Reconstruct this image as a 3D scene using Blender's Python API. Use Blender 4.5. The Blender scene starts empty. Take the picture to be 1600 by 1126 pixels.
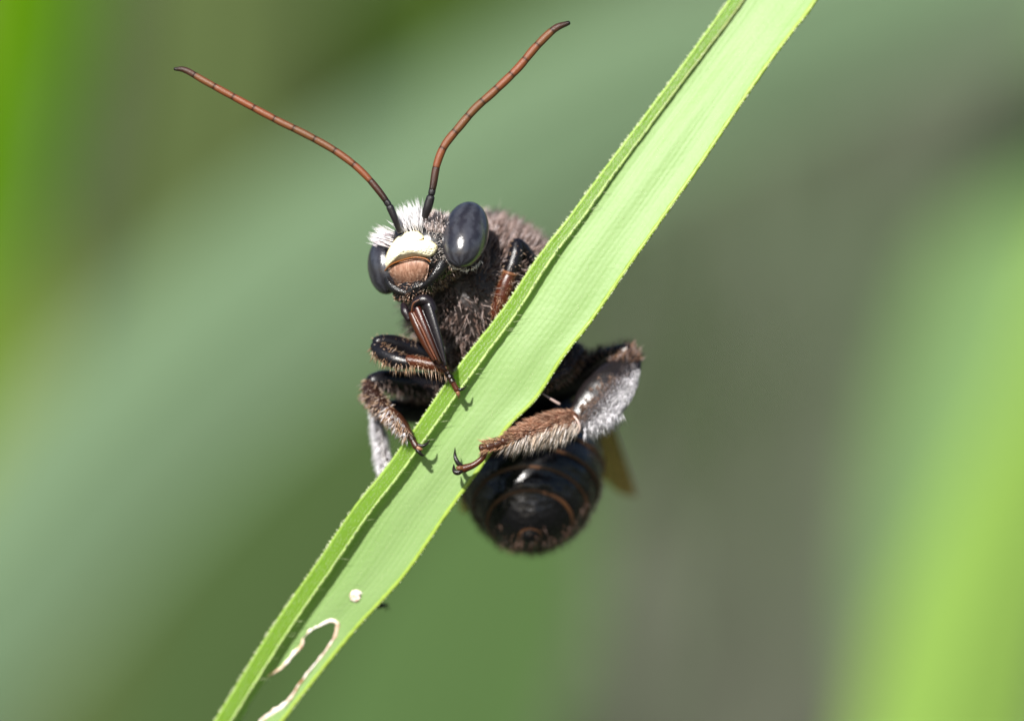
import bpy, bmesh, math, random
from mathutils import Vector, Matrix, noise
random.seed(11)
R = math.radians
sc = bpy.context.scene
C = sc.collection

# ------------------------------------------------------------------ camera, sky, sun, exposure
# macro world: 1 unit is about 2.1 mm; the lens stands 70 units (15 cm) from the insect
CAM_D = 70.0
cam = bpy.data.cameras.new('camera'); cam_o = bpy.data.objects.new('camera', cam); C.objects.link(cam_o)
cam_o.location = (0, -CAM_D, 0); cam_o.rotation_euler = (R(90), 0, 0)
cam.sensor_fit = 'HORIZONTAL'; cam.sensor_width = 36; cam.lens = 36 * CAM_D / 16.0
cam.clip_start = 0.5; cam.clip_end = 20000
cam.dof.use_dof = True; cam.dof.focus_distance = CAM_D + 0.0
cam.dof.aperture_fstop = cam.lens / 1000.0 / 3.3
sc.camera = cam_o

SUN = Vector((-0.29, -0.79, 0.54)).normalized()      # direction towards the sun
w = bpy.data.worlds.new('World'); sc.world = w; w.use_nodes = True
nt = w.node_tree; nt.nodes.clear()
sky = nt.nodes.new('ShaderNodeTexSky'); sky.sky_type = 'NISHITA'; sky.sun_disc = False
sky.sun_elevation = math.asin(SUN.z); sky.sun_rotation = math.atan2(SUN.x, SUN.y)
bg = nt.nodes.new('ShaderNodeBackground'); bg.inputs[1].default_value = 0.055
wo = nt.nodes.new('ShaderNodeOutputWorld')
nt.links.new(sky.outputs[0], bg.inputs[0]); nt.links.new(bg.outputs[0], wo.inputs[0])
sl = bpy.data.lights.new('sun', 'SUN'); sl.energy = 4.6; sl.angle = R(1.2); sl.color = (1, 0.965, 0.91)
so = bpy.data.objects.new('sun', sl); C.objects.link(so); so.location = SUN * 300
so.rotation_euler = SUN.to_track_quat('Z', 'Y').to_euler()

sc.view_settings.view_transform = 'Standard'; sc.view_settings.look = 'None'
sc.view_settings.gamma = 1; sc.view_settings.use_curve_mapping = False
sc.view_settings.exposure = 1.05
sc.render.engine = 'CYCLES'
sc.cycles.use_denoising = True
sc.cycles.max_bounces = 8; sc.cycles.transparent_max_bounces = 8

# ------------------------------------------------------------------ helpers
def P(px, py, y=0.0):
    """a point at depth y behind the plane of sharpness, from its place in the plan drawing (100 units of plan = 1 unit)"""
    k = (CAM_D + y) / CAM_D / 100.0
    return Vector(((px - 800) * k, y, (563 - py) * k))

def link(o, parent=None):
    C.objects.link(o)
    if parent is not None: o.parent = parent
    return o

def empty(name, parent=None):
    return link(bpy.data.objects.new(name, None), parent)

def tag(o, label=None, cat=None, group=None, kind=None):
    if label: o['label'] = label
    if cat: o['category'] = cat
    if group: o['group'] = group
    if kind: o['kind'] = kind
    return o

class MB:
    def __init__(s): s.v = []; s.f = []; s.m = []; s.c = []; s.uv = []
    def vert(s, p, c=(1, 1, 1), uv=(0, 0)):
        s.v.append((p[0], p[1], p[2])); s.c.append((c[0], c[1], c[2], 1.0)); s.uv.append(uv); return len(s.v) - 1
    def face(s, ids, m=0): s.f.append(tuple(ids)); s.m.append(m)
    def build(s, name, mats, parent=None, smooth=True, kind=None):
        me = bpy.data.meshes.new(name)
        me.from_pydata(s.v, [], s.f); 
        if not isinstance(mats, (list, tuple)): mats = [mats]
        for m in mats: me.materials.append(m)
        me.polygons.foreach_set('material_index', s.m)
        me.polygons.foreach_set('use_smooth', [smooth] * len(s.f))
        a = me.color_attributes.new('tint', 'FLOAT_COLOR', 'POINT')
        a.data.foreach_set('color', [x for c in s.c for x in c])
        u = me.attributes.new('along', 'FLOAT2', 'POINT')
        u.data.foreach_set('vector', [x for c in s.uv for x in c])
        me.update(); me.validate()
        o = link(bpy.data.objects.new(name, me), parent)
        if kind: o['kind'] = kind
        return o

def catmull(pts, n):
    """n points through tuples of any length, even in arc length of the first three"""
    pts = [tuple(p) for p in pts]; d = len(pts[0])
    if len(pts) == 2:
        return [tuple(pts[0][k] + (pts[1][k] - pts[0][k]) * i / (n - 1) for k in range(d)) for i in range(n)]
    ext = [tuple(2 * pts[0][k] - pts[1][k] for k in range(d))] + pts + [tuple(2 * pts[-1][k] - pts[-2][k] for k in range(d))]
    dense = []
    for i in range(1, len(ext) - 2):
        p0, p1, p2, p3 = ext[i - 1:i + 3]
        for j in range(24):
            t = j / 24
            dense.append(tuple(0.5 * (2 * p1[k] + (p2[k] - p0[k]) * t + (2 * p0[k] - 5 * p1[k] + 4 * p2[k] - p3[k]) * t * t + (3 * p1[k] - p0[k] - 3 * p2[k] + p3[k]) * t ** 3) for k in range(d)))
    dense.append(pts[-1])
    L = [0.0]
    for a, b in zip(dense, dense[1:]): L.append(L[-1] + math.dist(a[:3], b[:3]))
    out = []; j = 0
    for i in range(n):
        s = L[-1] * i / (n - 1)
        while j < len(L) - 2 and L[j + 1] < s: j += 1
        t = (s - L[j]) / max(1e-9, L[j + 1] - L[j]); t = min(1, max(0, t))
        out.append(tuple(dense[j][k] + (dense[j + 1][k] - dense[j][k]) * t for k in range(d)))
    return out

def plan(pts):
    """(px, py, y, r_px) -> (x, y, z, r)"""
    return [tuple(P(p[0], p[1], p[2])) + (p[3] / 100.0,) for p in pts]

def tube(mb, pts, n=16, seg=12, flat=1.0, axis=None, m=0, col=None, rmod=None, cap=True, bump=0.0):
    """sweep an ellipse along a spline; flat squeezes it across `axis`"""
    q = catmull(pts, n)
    rings = []
    prev = None
    for i, p in enumerate(q):
        c = Vector(p[:3]); a = Vector(q[max(0, i - 1)][:3]); b = Vector(q[min(n - 1, i + 1)][:3])
        t = (b - a).normalized()
        if axis is not None: nrm = (Vector(axis) - t * t.dot(Vector(axis))).normalized()
        else:
            if prev is None: prev = t.orthogonal()
            nrm = (prev - t * t.dot(prev)).normalized(); prev = nrm
        bi = t.cross(nrm)
        s = i / (n - 1)
        r = p[3] * (rmod(s) if rmod else 1.0)
        cc = col(s) if callable(col) else (col or (1, 1, 1))
        ring = []
        for k in range(seg):
            an = 2 * math.pi * k / seg
            rr = r * (1 + (bump * (noise.noise(Vector((c.x * 9 + math.cos(an) * 2, c.y * 9 + math.sin(an) * 2, c.z * 9)))) if bump else 0))
            ring.append(mb.vert(c + bi * math.cos(an) * rr + nrm * math.sin(an) * rr * flat, cc, (s, k / seg)))
        rings.append((ring, c, t, r, cc))
    for (r0, *_), (r1, *_) in zip(rings, rings[1:]):
        for k in range(seg):
            mb.face((r0[k], r1[k], r1[(k + 1) % seg], r0[(k + 1) % seg]), m)
    if cap:
        for (ring, c, t, r, cc), sg in ((rings[0], -1), (rings[-1], 1)):
            # a rounded end
            mid = []
            for k in ring:
                v = Vector(mb.v[k]); mid.append(mb.vert(c + (v - c) * 0.72 + t * sg * r * 0.42 * min(1, flat * 1.3), cc))
            tip = mb.vert(c + t * sg * r * 0.62 * min(1, flat * 1.3), cc)
            for k in range(seg):
                k2 = (k + 1) % seg
                if sg < 0:
                    mb.face((ring[k], ring[k2], mid[k2], mid[k]), m); mb.face((mid[k], mid[k2], tip), m)
                else:
                    mb.face((ring[k2], ring[k], mid[k], mid[k2]), m); mb.face((mid[k2], mid[k], tip), m)
    return mb

def ellipsoid(mb, c, ax, nu=40, nv=24, m=0, col=(1, 1, 1), shape=None):
    """ax: three axis vectors"""
    c = Vector(c); rows = []
    for j in range(1, nv):
        th = math.pi * j / nv; row = []
        for i in range(nu):
            ph = 2 * math.pi * i / nu
            d = (math.sin(th) * math.cos(ph), math.sin(th) * math.sin(ph), math.cos(th))
            k = shape(d) if shape else 1.0
            row.append(mb.vert(c + (ax[0] * d[0] + ax[1] * d[1] + ax[2] * d[2]) * k, col, (i / nu, j / nv)))
        rows.append(row)
    top = mb.vert(c + ax[2] * (shape((0, 0, 1)) if shape else 1), col, (0, 0)); bot = mb.vert(c - ax[2] * (shape((0, 0, -1)) if shape else 1), col, (0, 1))
    for a, b in zip(rows, rows[1:]):
        for i in range(nu): mb.face((a[i], b[i], b[(i + 1) % nu], a[(i + 1) % nu]), m)
    for i in range(nu):
        mb.face((top, rows[0][i], rows[0][(i + 1) % nu]), m); mb.face((bot, rows[-1][(i + 1) % nu], rows[-1][i]), m)

def one_hair(mb, root, d, ln, r, bend=None, col=(1, 1, 1), m=0):
    d = d.normalized(); a = d.orthogonal().normalized(); b = d.cross(a)
    bend = bend or Vector((0, 0, 0))
    p1 = root + d * ln * 0.5 + bend * ln * 0.18; p2 = root + d * ln + bend * ln * 0.7
    r0 = []; r1 = []
    for k in range(3):
        an = 2.0944 * k; o = a * math.cos(an) + b * math.sin(an)
        r0.append(mb.vert(root + o * r, col)); r1.append(mb.vert(p1 + o * r * 0.75, col))
    t = mb.vert(p2, col)
    for k in range(3):
        k2 = (k + 1) % 3
        mb.face((r0[k], r0[k2], r1[k2], r1[k]), m); mb.face((r1[k], r1[k2], t), m)

def surf_samples(o, n, accept=None, rnd=None):
    """n random points with normals on a mesh object, world space (objects carry no transform)"""
    rnd = rnd or random
    me = o.data; polys = [p for p in me.polygons if accept is None or accept(p.center, p.normal)]
    if not polys: return []
    cum = []; t = 0
    for p in polys: t += p.area; cum.append(t)
    import bisect
    out = []
    for _ in range(n):
        p = polys[min(len(polys) - 1, bisect.bisect(cum, rnd.random() * t))]
        vs = [me.vertices[i].co for i in p.vertices]
        k = rnd.randrange(1, len(vs) - 1); a, b, c = vs[0], vs[k], vs[k + 1]
        u, v = rnd.random(), rnd.random()
        if u + v > 1: u, v = 1 - u, 1 - v
        out.append((a + (b - a) * u + (c - a) * v, p.normal.copy()))
    return out

def fur(name, samples, parent, mat, ln, r, comb=Vector((0, 0, 0)), lift=1.0, spread=0.35, cols=((1, 1, 1),), bend=0.3):
    mb = MB()
    for p, nrm in samples:
        cb = comb(p, nrm) if callable(comb) else comb
        rv = Vector((random.gauss(0, 1), random.gauss(0, 1), random.gauss(0, 1))) * spread * 0.7 + noise.noise_vector(p * 7.0) * spread * 1.5
        d = nrm * lift + cb + rv
        if d.length < 1e-4: d = nrm
        L = (ln(p) if callable(ln) else ln) * random.uniform(0.6, 1.25)
        c = cols(p) if callable(cols) else random.choice(cols); g = random.uniform(0.75, 1.15) * (1 + 0.5 * noise.noise(p * 6.0 + Vector((9, 0, 0))))
        one_hair(mb, p - nrm * 0.01, d, L, r * random.uniform(0.7, 1.2), (cb + rv * 0.6) * bend, tuple(x * g for x in c))
    return mb.build(name, mat, parent, smooth=True, kind='stuff')

# ------------------------------------------------------------------ materials
def material(name):
    m = bpy.data.materials.new(name); m.use_nodes = True
    t = m.node_tree; t.nodes.clear()
    out = t.nodes.new('ShaderNodeOutputMaterial')
    b = t.nodes.new('ShaderNodeBsdfPrincipled'); t.links.new(b.outputs[0], out.inputs[0])
    return m, t, b, out
def node(t, ty, **kw):
    n = t.nodes.new(ty)
    for k, v in kw.items(): setattr(n, k, v)
    return n
def mixcol(t, fac, a, b, mode='MIX'):
    n = t.nodes.new('ShaderNodeMix'); n.data_type = 'RGBA'; n.blend_type = mode
    for s, v in ((0, fac), (6, a), (7, b)):
        if hasattr(v, 'is_linked') or isinstance(v, bpy.types.NodeSocket): t.links.new(v, n.inputs[s])
        else: n.inputs[s].default_value = v if s == 0 else (v[0], v[1], v[2], 1)
    return n.outputs[2]
def math_n(t, op, a, b=None, c=None):
    n = t.nodes.new('ShaderNodeMath'); n.operation = op
    for i, v in enumerate((a, b, c)):
        if v is None: continue
        if isinstance(v, bpy.types.NodeSocket): t.links.new(v, n.inputs[i])
        else: n.inputs[i].default_value = v
    return n.outputs[0]
def noise_n(t, scale, detail=4, vec=None, rough=0.6):
    n = t.nodes.new('ShaderNodeTexNoise'); n.inputs['Scale'].default_value = scale; n.inputs['Detail'].default_value = detail
    n.inputs['Roughness'].default_value = rough
    if vec is not None: t.links.new(vec, n.inputs['Vector'])
    return n.outputs[0]
def objco(t, scale=(1, 1, 1), rot=(0, 0, 0)):
    tc = t.nodes.new('ShaderNodeTexCoord'); mp = t.nodes.new('ShaderNodeMapping')
    mp.inputs['Scale'].default_value = scale; mp.inputs['Rotation'].default_value = rot
    t.links.new(tc.outputs['Object'], mp.inputs[0]); return mp.outputs[0]
def ramp(t, fac, stops):
    n = t.nodes.new('ShaderNodeValToRGB'); e = n.color_ramp.elements
    while len(e) < len(stops): e.new(0.5)
    for x, (p, c) in zip(e, stops): x.position = p; x.color = (c[0], c[1], c[2], 1)
    t.links.new(fac, n.inputs[0]); return n.outputs[0]
def bump_n(t, h, strength=0.3, dist=0.02):
    n = t.nodes.new('ShaderNodeBump'); n.inputs['Strength'].default_value = strength; n.inputs['Distance'].default_value = dist
    t.links.new(h, n.inputs['Height']); return n.outputs[0]
def tint(t):
    n = t.nodes.new('ShaderNodeAttribute'); n.attribute_name = 'tint'; return n.outputs['Color']

def cuticle(name, ca, cb, rough=0.3, scale=14, bump=0.35, dist=0.02, spec=0.5, pits=0.0, coat=0.0):
    m, t, b, _ = material(name)
    n1 = noise_n(t, scale, 6)
    col = mixcol(t, n1, ca, cb); col = mixcol(t, 1.0, col, tint(t), 'MULTIPLY')
    t.links.new(col, b.inputs['Base Color'])
    n2 = noise_n(t, scale * 3.1, 3)
    t.links.new(math_n(t, 'MULTIPLY_ADD', n2, 0.35, rough - 0.17), b.inputs['Roughness'])
    h = n2
    if pits:
        v = t.nodes.new('ShaderNodeTexVoronoi'); v.inputs['Scale'].default_value = pits
        h = math_n(t, 'MULTIPLY_ADD', v.outputs['Distance'], 1.4, n2)
    t.links.new(bump_n(t, h, bump, dist), b.inputs['Normal'])
    b.inputs['Specular IOR Level'].default_value = spec; b.inputs['Coat Weight'].default_value = coat; b.inputs['Coat Roughness'].default_value = 0.12
    return m
M_black = cuticle('black_cuticle', (0.003, 0.003, 0.004), (0.009, 0.008, 0.008), 0.24, 10, 0.3, 0.012, 0.45, 26)
M_leg = cuticle('leg_cuticle', (0.5, 0.5, 0.5), (0.9, 0.8, 0.75), 0.27, 16, 0.25, 0.012, 0.4)
M_abd = cuticle('abdomen_cuticle', (0.0015, 0.0015, 0.0025), (0.004, 0.0035, 0.004), 0.25, 5, 0.35, 0.03, 0.4, 9)
M_rim = cuticle('plate_rim', (0.022, 0.010, 0.006), (0.10, 0.042, 0.016), 0.42, 2.2)
M_thorax = cuticle('thorax_cuticle', (0.007, 0.005, 0.005), (0.022, 0.015, 0.014), 0.45, 8, 0.8, 0.05, 0.4, 12)
M_ant = cuticle('antenna_cuticle', (0.6, 0.6, 0.6), (0.9, 0.85, 0.8), 0.38, 30, 0.4, 0.01, 0.4)

m, t, b, _ = material('clypeus_ivory'); M_cly = m
n1 = noise_n(t, 9, 5); b.inputs['Roughness'].default_value = 0.38
col = mixcol(t, n1, (0.80, 0.70, 0.44), (0.88, 0.84, 0.68)); col = mixcol(t, 1.0, col, tint(t), 'MULTIPLY')
t.links.new(col, b.inputs['Base Color'])
v = t.nodes.new('ShaderNodeTexVoronoi'); v.inputs['Scale'].default_value = 30
t.links.new(bump_n(t, math_n(t, 'MULTIPLY_ADD', v.outputs['Distance'], 1.0, noise_n(t, 14, 3)), 0.6, 0.03), b.inputs['Normal'])
b.inputs['Subsurface Weight'].default_value = 0.12; b.inputs['Subsurface Radius'].default_value = (0.06, 0.04, 0.02)

m, t, b, _ = material('labrum_tan'); M_lab = m
co = objco(t, (26, 26, 3)); n1 = noise_n(t, 1.0, 4, co)
t.links.new(ramp(t, n1, [(0.25, (0.11, 0.045, 0.025)), (0.5, (0.28, 0.145, 0.095)), (0.8, (0.48, 0.32, 0.24))]), b.inputs['Base Color'])
t.links.new(bump_n(t, n1, 0.6, 0.03), b.inputs['Normal']); b.inputs['Roughness'].default_value = 0.45

m, t, b, _ = material('compound_eye'); M_eye = m
co = objco(t, (1, 1, 1))
at = t.nodes.new('ShaderNodeAttribute'); at.attribute_name = 'along'
sx = t.nodes.new('ShaderNodeSeparateXYZ'); t.links.new(at.outputs['Vector'], sx.inputs[0])
wob = noise_n(t, 3.5, 3, co)
st = math_n(t, 'SINE', math_n(t, 'MULTIPLY_ADD', wob, 11.0, math_n(t, 'MULTIPLY', sx.outputs[0], 62.0)))
st = math_n(t, 'MULTIPLY_ADD', st, 0.5, 0.5)
dap = noise_n(t, 6, 4, co)
base = mixcol(t, dap, (0.007, 0.006, 0.009), (0.021, 0.020, 0.026))
base = mixcol(t, math_n(t, 'MULTIPLY', math_n(t, 'MULTIPLY', st, dap), 0.75), base, (0.06, 0.064, 0.078))
t.links.new(base, b.inputs['Base Color'])
fv = t.nodes.new('ShaderNodeTexVoronoi'); fv.inputs['Scale'].default_value = 85; t.links.new(co, fv.inputs['Vector'])
t.links.new(bump_n(t, fv.outputs['Distance'], 0.22, 0.006), b.inputs['Normal'])
b.inputs['Roughness'].default_value = 0.2; b.inputs['Specular IOR Level'].default_value = 0.55
b.inputs['Coat Weight'].default_value = 0.35; b.inputs['Coat Roughness'].default_value = 0.16

def hair_mat(name, col, rough=0.4, trans=0.25):
    m, t, b, out = material(name)
    c = mixcol(t, 1.0, col, tint(t), 'MULTIPLY')
    t.links.new(c, b.inputs['Base Color']); b.inputs['Roughness'].default_value = rough
    tr = t.nodes.new('ShaderNodeBsdfTranslucent'); t.links.new(c, tr.inputs[0])
    mx = t.nodes.new('ShaderNodeMixShader'); mx.inputs[0].default_value = trans
    t.links.new(b.outputs[0], mx.inputs[1]); t.links.new(tr.outputs[0], mx.inputs[2]); t.links.new(mx.outputs[0], out.inputs[0])
    return m
H = hair_mat('bee_hair', (1, 1, 1))

def leaf_mat(name, ca, cb, trans=0.3, vein=60.0, rough=0.42, speck=0.3, spec=0.4, tmul=(1.0, 1.15, 0.55)):
    m, t, b, out = material(name)
    at = t.nodes.new('ShaderNodeAttribute'); at.attribute_name = 'along'
    sx = t.nodes.new('ShaderNodeSeparateXYZ'); t.links.new(at.outputs['Vector'], sx.inputs[0])
    cx = t.nodes.new('ShaderNodeCombineXYZ')
    t.links.new(math_n(t, 'MULTIPLY', sx.outputs[0], vein), cx.inputs[0]); t.links.new(math_n(t, 'MULTIPLY', sx.outputs[1], 0.35), cx.inputs[1])
    streak = noise_n(t, 1.0, 4, cx.outputs[0], 0.7)
    blot = noise_n(t, 0.9, 4, objco(t))
    sn = math_n(t, 'SINE', math_n(t, 'MULTIPLY', sx.outputs[0], vein * 2.2))
    f = math_n(t, 'ADD', math_n(t, 'MULTIPLY', streak, 0.75), math_n(t, 'MULTIPLY', blot, 0.35))
    col = mixcol(t, math_n(t, 'SUBTRACT', f, 0.05), ca, cb); col = mixcol(t, 1.0, col, tint(t), 'MULTIPLY')
    t.links.new(col, b.inputs['Base Color'])
    # cross wrinkles and papillae
    cy = t.nodes.new('ShaderNodeCombineXYZ')
    t.links.new(math_n(t, 'MULTIPLY', sx.outputs[0], 5.0), cy.inputs[0]); t.links.new(math_n(t, 'MULTIPLY', sx.outputs[1], 7.0), cy.inputs[1])
    wr = noise_n(t, 1.0, 5, cy.outputs[0], 0.65)
    vo = t.nodes.new('ShaderNodeTexVoronoi'); vo.inputs['Scale'].default_value = 14; t.links.new(objco(t), vo.inputs['Vector'])
    h = math_n(t, 'ADD', math_n(t, 'MULTIPLY', sn, 0.16), math_n(t, 'ADD', math_n(t, 'MULTIPLY', wr, 1.2), math_n(t, 'MULTIPLY', vo.outputs['Distance'], -speck * 2)))
    nb = bump_n(t, h, 0.2, 0.02); t.links.new(nb, b.inputs['Normal'])
    b.inputs['Roughness'].default_value = rough; b.inputs['Specular IOR Level'].default_value = spec
    tr = t.nodes.new('ShaderNodeBsdfTranslucent'); tc = mixcol(t, 1.0, col, tmul, 'MULTIPLY'); t.links.new(tc, tr.inputs[0])
    t.links.new(nb, tr.inputs[1])
    mx = t.nodes.new('ShaderNodeMixShader'); mx.inputs[0].default_value = trans
    t.links.new(b.outputs[0], mx.inputs[1]); t.links.new(tr.outputs[0], mx.inputs[2]); t.links.new(mx.outputs[0], out.inputs[0])
    return m
M_leaf = leaf_mat('grass_lamina', (0.135, 0.26, 0.045), (0.285, 0.395, 0.185), 0.2, 42, 0.5, spec=0.3)
M_flap = leaf_mat('grass_underside', (0.16, 0.28, 0.03), (0.26, 0.40, 0.07), 0.68, 90, tmul=(2.3, 2.2, 1.4))
M_margin = leaf_mat('grass_margin', (0.24, 0.36, 0.055), (0.34, 0.45, 0.10), 0.25, 12)
M_bristle = hair_mat('grass_bristle', (0.72, 0.78, 0.52), 0.35, 0.4)
m, t, b, _ = material('dried_leaf_rim'); M_dry = m
t.links.new(ramp(t, noise_n(t, 5, 5), [(0.35, (0.36, 0.20, 0.10)), (0.48, (0.60, 0.48, 0.40)), (0.62, (0.78, 0.72, 0.68))]), b.inputs['Base Color'])
t.links.new(bump_n(t, noise_n(t, 18, 4), 0.5, 0.03), b.inputs['Normal']); b.inputs['Roughness'].default_value = 0.5

# ------------------------------------------------------------------ the ground: flat, then a bank behind
def bank(x, y):
    s = y + 18 * noise.noise(Vector((x * 0.006, y * 0.006, 3)))
    z = -100.0
    if s > 190: z += min(300.0, (s - 190) * 1.05) - (0 if s < 460 else 0)
    z += 5 * noise.noise(Vector((x * 0.02, y * 0.02, 0))) + 1.6 * noise.noise(Vector((x * 0.09, y * 0.09, 5)))
    return z
def axis_vals(lo, hi, fine_lo, fine_hi, step, coarse):
    v = []; x = lo
    while x < hi:
        v.append(x); x += step if fine_lo <= x < fine_hi else coarse
    v.append(hi); return v
xs = axis_vals(-4200, 4200, -200, 200, 5, 200); ys = axis_vals(-4200, 4200, 150, 520, 5, 200)
mb = MB(); ids = [[mb.vert((x, y, bank(x, y))) for x in xs] for y in ys]
for a, b2 in zip(ids, ids[1:]):
    for i in range(len(xs) - 1): mb.face((a[i], a[i + 1], b2[i + 1], b2[i]))
m, t, b, _ = material('soil')
f = noise_n(t, 0.02, 4, objco(t)); g = noise_n(t, 0.35, 5, objco(t))
c1 = mixcol(t, g, (0.027, 0.0305, 0.019), (0.056, 0.060, 0.040))
t.links.new(mixcol(t, ramp(t, f, [(0.45, (0, 0, 0)), (0.62, (1, 1, 1))]), c1, (0.034, 0.050, 0.022)), b.inputs['Base Color'])
b.inputs['Roughness'].default_value = 0.95; t.links.new(bump_n(t, g, 0.6, 1.0), b.inputs['Normal'])
tag(mb.build('ground', m), kind='structure')

# low grass covering the bank, thin on the bare earth
mb = MB()
def tuft_blade(mb, x, y, ln, col):
    z = bank(x, y) - 0.5; a = random.uniform(0, 6.28); lean = Vector((math.cos(a), math.sin(a), 0)) * random.uniform(0.1, 0.55)
    wv = Vector((-math.sin(a), math.cos(a), 0)) * random.uniform(0.5, 1.1)
    pts = []
    for k in range(4):
        s = k / 3; c = Vector((x, y, z)) + Vector((0, 0, 1)) * ln * s * (1 - 0.25 * s) + lean * ln * s * s
        ww = wv * (1 - s) ** 0.7
        pts.append((mb.vert(c - ww, col), mb.vert(c + ww, col)))
    for p, q in zip(pts, pts[1:]): mb.face((p[0], p[1], q[1], q[0]))
for _ in range(5200):
    x = random.uniform(-110, 110); y = random.uniform(195, 400)
    # bare earth towards the right of the bank
    dens = 0.85 if x < 5 else 0.85 - min(0.72, (x - 5) / 28.0)
    if x > 62: dens = 0.6
    if noise.noise(Vector((x * 0.03, y * 0.03, 9))) * 0.5 + dens < random.random(): continue
    g = random.uniform(0.7, 1.25)
    tuft_blade(mb, x, y, random.uniform(8, 22), (0.036 * g, 0.062 * g, 0.018 * g))
m, t, b, _ = material('bank_grass'); t.links.new(tint(t), b.inputs['Base Color']); b.inputs['Roughness'].default_value = 0.6
tag(mb.build('bank_grass', m), 'low green grass covering the bank behind', 'grass', kind='stuff')

# ------------------------------------------------------------------ soft broad blades growing behind
def broad_blade(pts, ca, cb, label, trans=0.25, yaw=0.0, fold=0.22, n=70, group=None):
    root = empty('grass_blade')
    q = catmull([tuple(P(p[0], p[1], p[2])) + (p[3] * (CAM_D + p[2]) / CAM_D / 100.0,) for p in pts], n)
    mat = leaf_mat('broad_leaf', ca, cb, trans, 30, 0.75, spec=0.02)
    mb = MB(); mid = MB(); prof = [-1, -0.75, -0.5, -0.25, 0, 0.25, 0.5, 0.75, 1]; rows = []; back = []
    spine = []
    for i, p in enumerate(q):
        c = Vector(p[:3]); t = (Vector(q[min(n - 1, i + 1)][:3]) - Vector(q[max(0, i - 1)][:3])).normalized()
        side = t.cross(Vector((math.sin(yaw), -math.cos(yaw), 0))).normalized(); nr = side.cross(t).normalized()
        wd = p[3]; v = i / (n - 1)
        ripple = 0.05 * wd * math.sin(v * 23)
        up = nr * -1.0
        row = []; bk = []
        for u in prof:
            o = c + side * wd * u + nr * (-abs(u) * wd * fold + ripple * abs(u))
            row.append(mb.vert(o, (1, 1, 1), ((u + 1) / 2, v * 40))); bk.append(mb.vert(o + nr * 0.05 * wd * (1.02 - abs(u)), (1, 1, 1), ((u + 1) / 2, v * 40)))
        rows.append(row); back.append(bk)
        spine.append(tuple(c + nr * 0.03 * wd) + (wd * 0.055,))
    for S, fl in ((rows, 0), (back, 1)):
        for a, b2 in zip(S, S[1:]):
            for k in range(len(prof) - 1):
                fc = (a[k], a[k + 1], b2[k + 1], b2[k]); mb.face(fc if fl else fc[::-1])
    for k in (0, -1):
        for i in range(n - 1): mb.face((rows[i][k], back[i][k], back[i + 1][k], rows[i + 1][k]))
    mb.build('lamina', mat, root)
    tube(mid, spine, n, 8, col=(1.15, 1.12, 1.1)); mid.build('midrib', mat, root)
    tag(root, label, 'grass blade', group); return root

broad_blade([(-900, 4200, 150, 40), (-420, 1700, 152, 70), (-190, 760, 154, 75), (-60, 380, 155, 92), (10, 100, 156, 100), (40, -120, 158, 98), (60, -330, 160, 60), (70, -480, 161, 4)],
            (0.044, 0.118, 0.0), (0.066, 0.16, 0.0), 'vivid saturated green blurred blade standing almost upright, far from the bee', 0.3, R(-14))
broad_blade([(-60, 3200, 157, 40), (120, 1500, 158, 100), (240, 600, 159, 150), (310, 200, 160, 165), (345, -40, 161, 150), (380, -260, 162, 4)],
            (0.048, 0.070, 0.023), (0.064, 0.086, 0.032), 'dull olive blurred upright blade between the vivid green and the sage ones', 0.15)
broad_blade([(-560, 3600, 168, 40), (-260, 1400, 170, 80), (-70, 800, 172, 90), (-10, 560, 174, 88), (-30, 250, 176, 70), (-120, -200, 180, 4)],
            (0.11, 0.155, 0.03), (0.14, 0.185, 0.045), 'yellowish olive blurred blade behind the vivid upright one', 0.2)
broad_blade([(-1200, 3300, 120, 60), (-330, 1420, 124, 120), (20, 900, 128, 150), (210, 670, 130, 156), (410, 490, 131, 158), (650, 320, 132, 156), (900, 170, 134, 150), (1180, 60, 136, 136), (1600, -70, 140, 110), (2300, -150, 148, 5)],
            (0.084, 0.134, 0.072), (0.112, 0.163, 0.098), 'wide pale sage green blurred blade arching diagonally behind both antennae', 0.1)
broad_blade([(-700, 3000, 166, 40), (-60, 1100, 168, 60), (210, 640, 170, 70), (390, 360, 171, 80), (550, 110, 172, 95), (780, -70, 173, 105), (1000, -180, 175, 60), (1200, -270, 178, 4)],
            (0.024, 0.046, 0.006), (0.036, 0.062, 0.011), 'dark green blurred blade running above the sage one', 0.15)
broad_blade([(260, 4300, 88, 60), (500, 1700, 90, 170), (650, 1180, 92, 195), (760, 930, 94, 170), (830, 740, 96, 110), (870, 560, 98, 4)],
            (0.038, 0.072, 0.022), (0.052, 0.09, 0.031), 'mid green blurred blade rising below the bee and its black abdomen', 0.15, R(-12), 0.06)
broad_blade([(-150, 3900, 108, 60), (130, 1800, 110, 160), (350, 1120, 112, 190), (490, 870, 114, 180), (630, 690, 116, 125), (740, 560, 118, 55), (800, 500, 119, 4)],
            (0.030, 0.052, 0.016), (0.042, 0.068, 0.024), 'dark green blurred blade between the sage one and the mid green one', 0.15, R(-12), 0.06)
broad_blade([(1150, 3900, 74, 60), (1370, 1750, 76, 130), (1500, 1130, 78, 150), (1580, 860, 80, 125), (1660, 620, 82, 90), (1700, 380, 84, 50), (1760, 200, 85, 4)],
            (0.15, 0.25, 0.045), (0.19, 0.31, 0.07), 'bright yellow green blurred blade far beyond the bee hind leg', 0.3, R(10))
broad_blade([(1500, 3800, 140, 50), (1500, 1500, 142, 120), (1530, 900, 144, 170), (1590, 560, 146, 165), (1680, 250, 150, 120), (1800, -100, 155, 4)],
            (0.10, 0.175, 0.062), (0.13, 0.21, 0.085), 'pale green blurred blade behind the bright yellow green one', 0.2)

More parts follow.
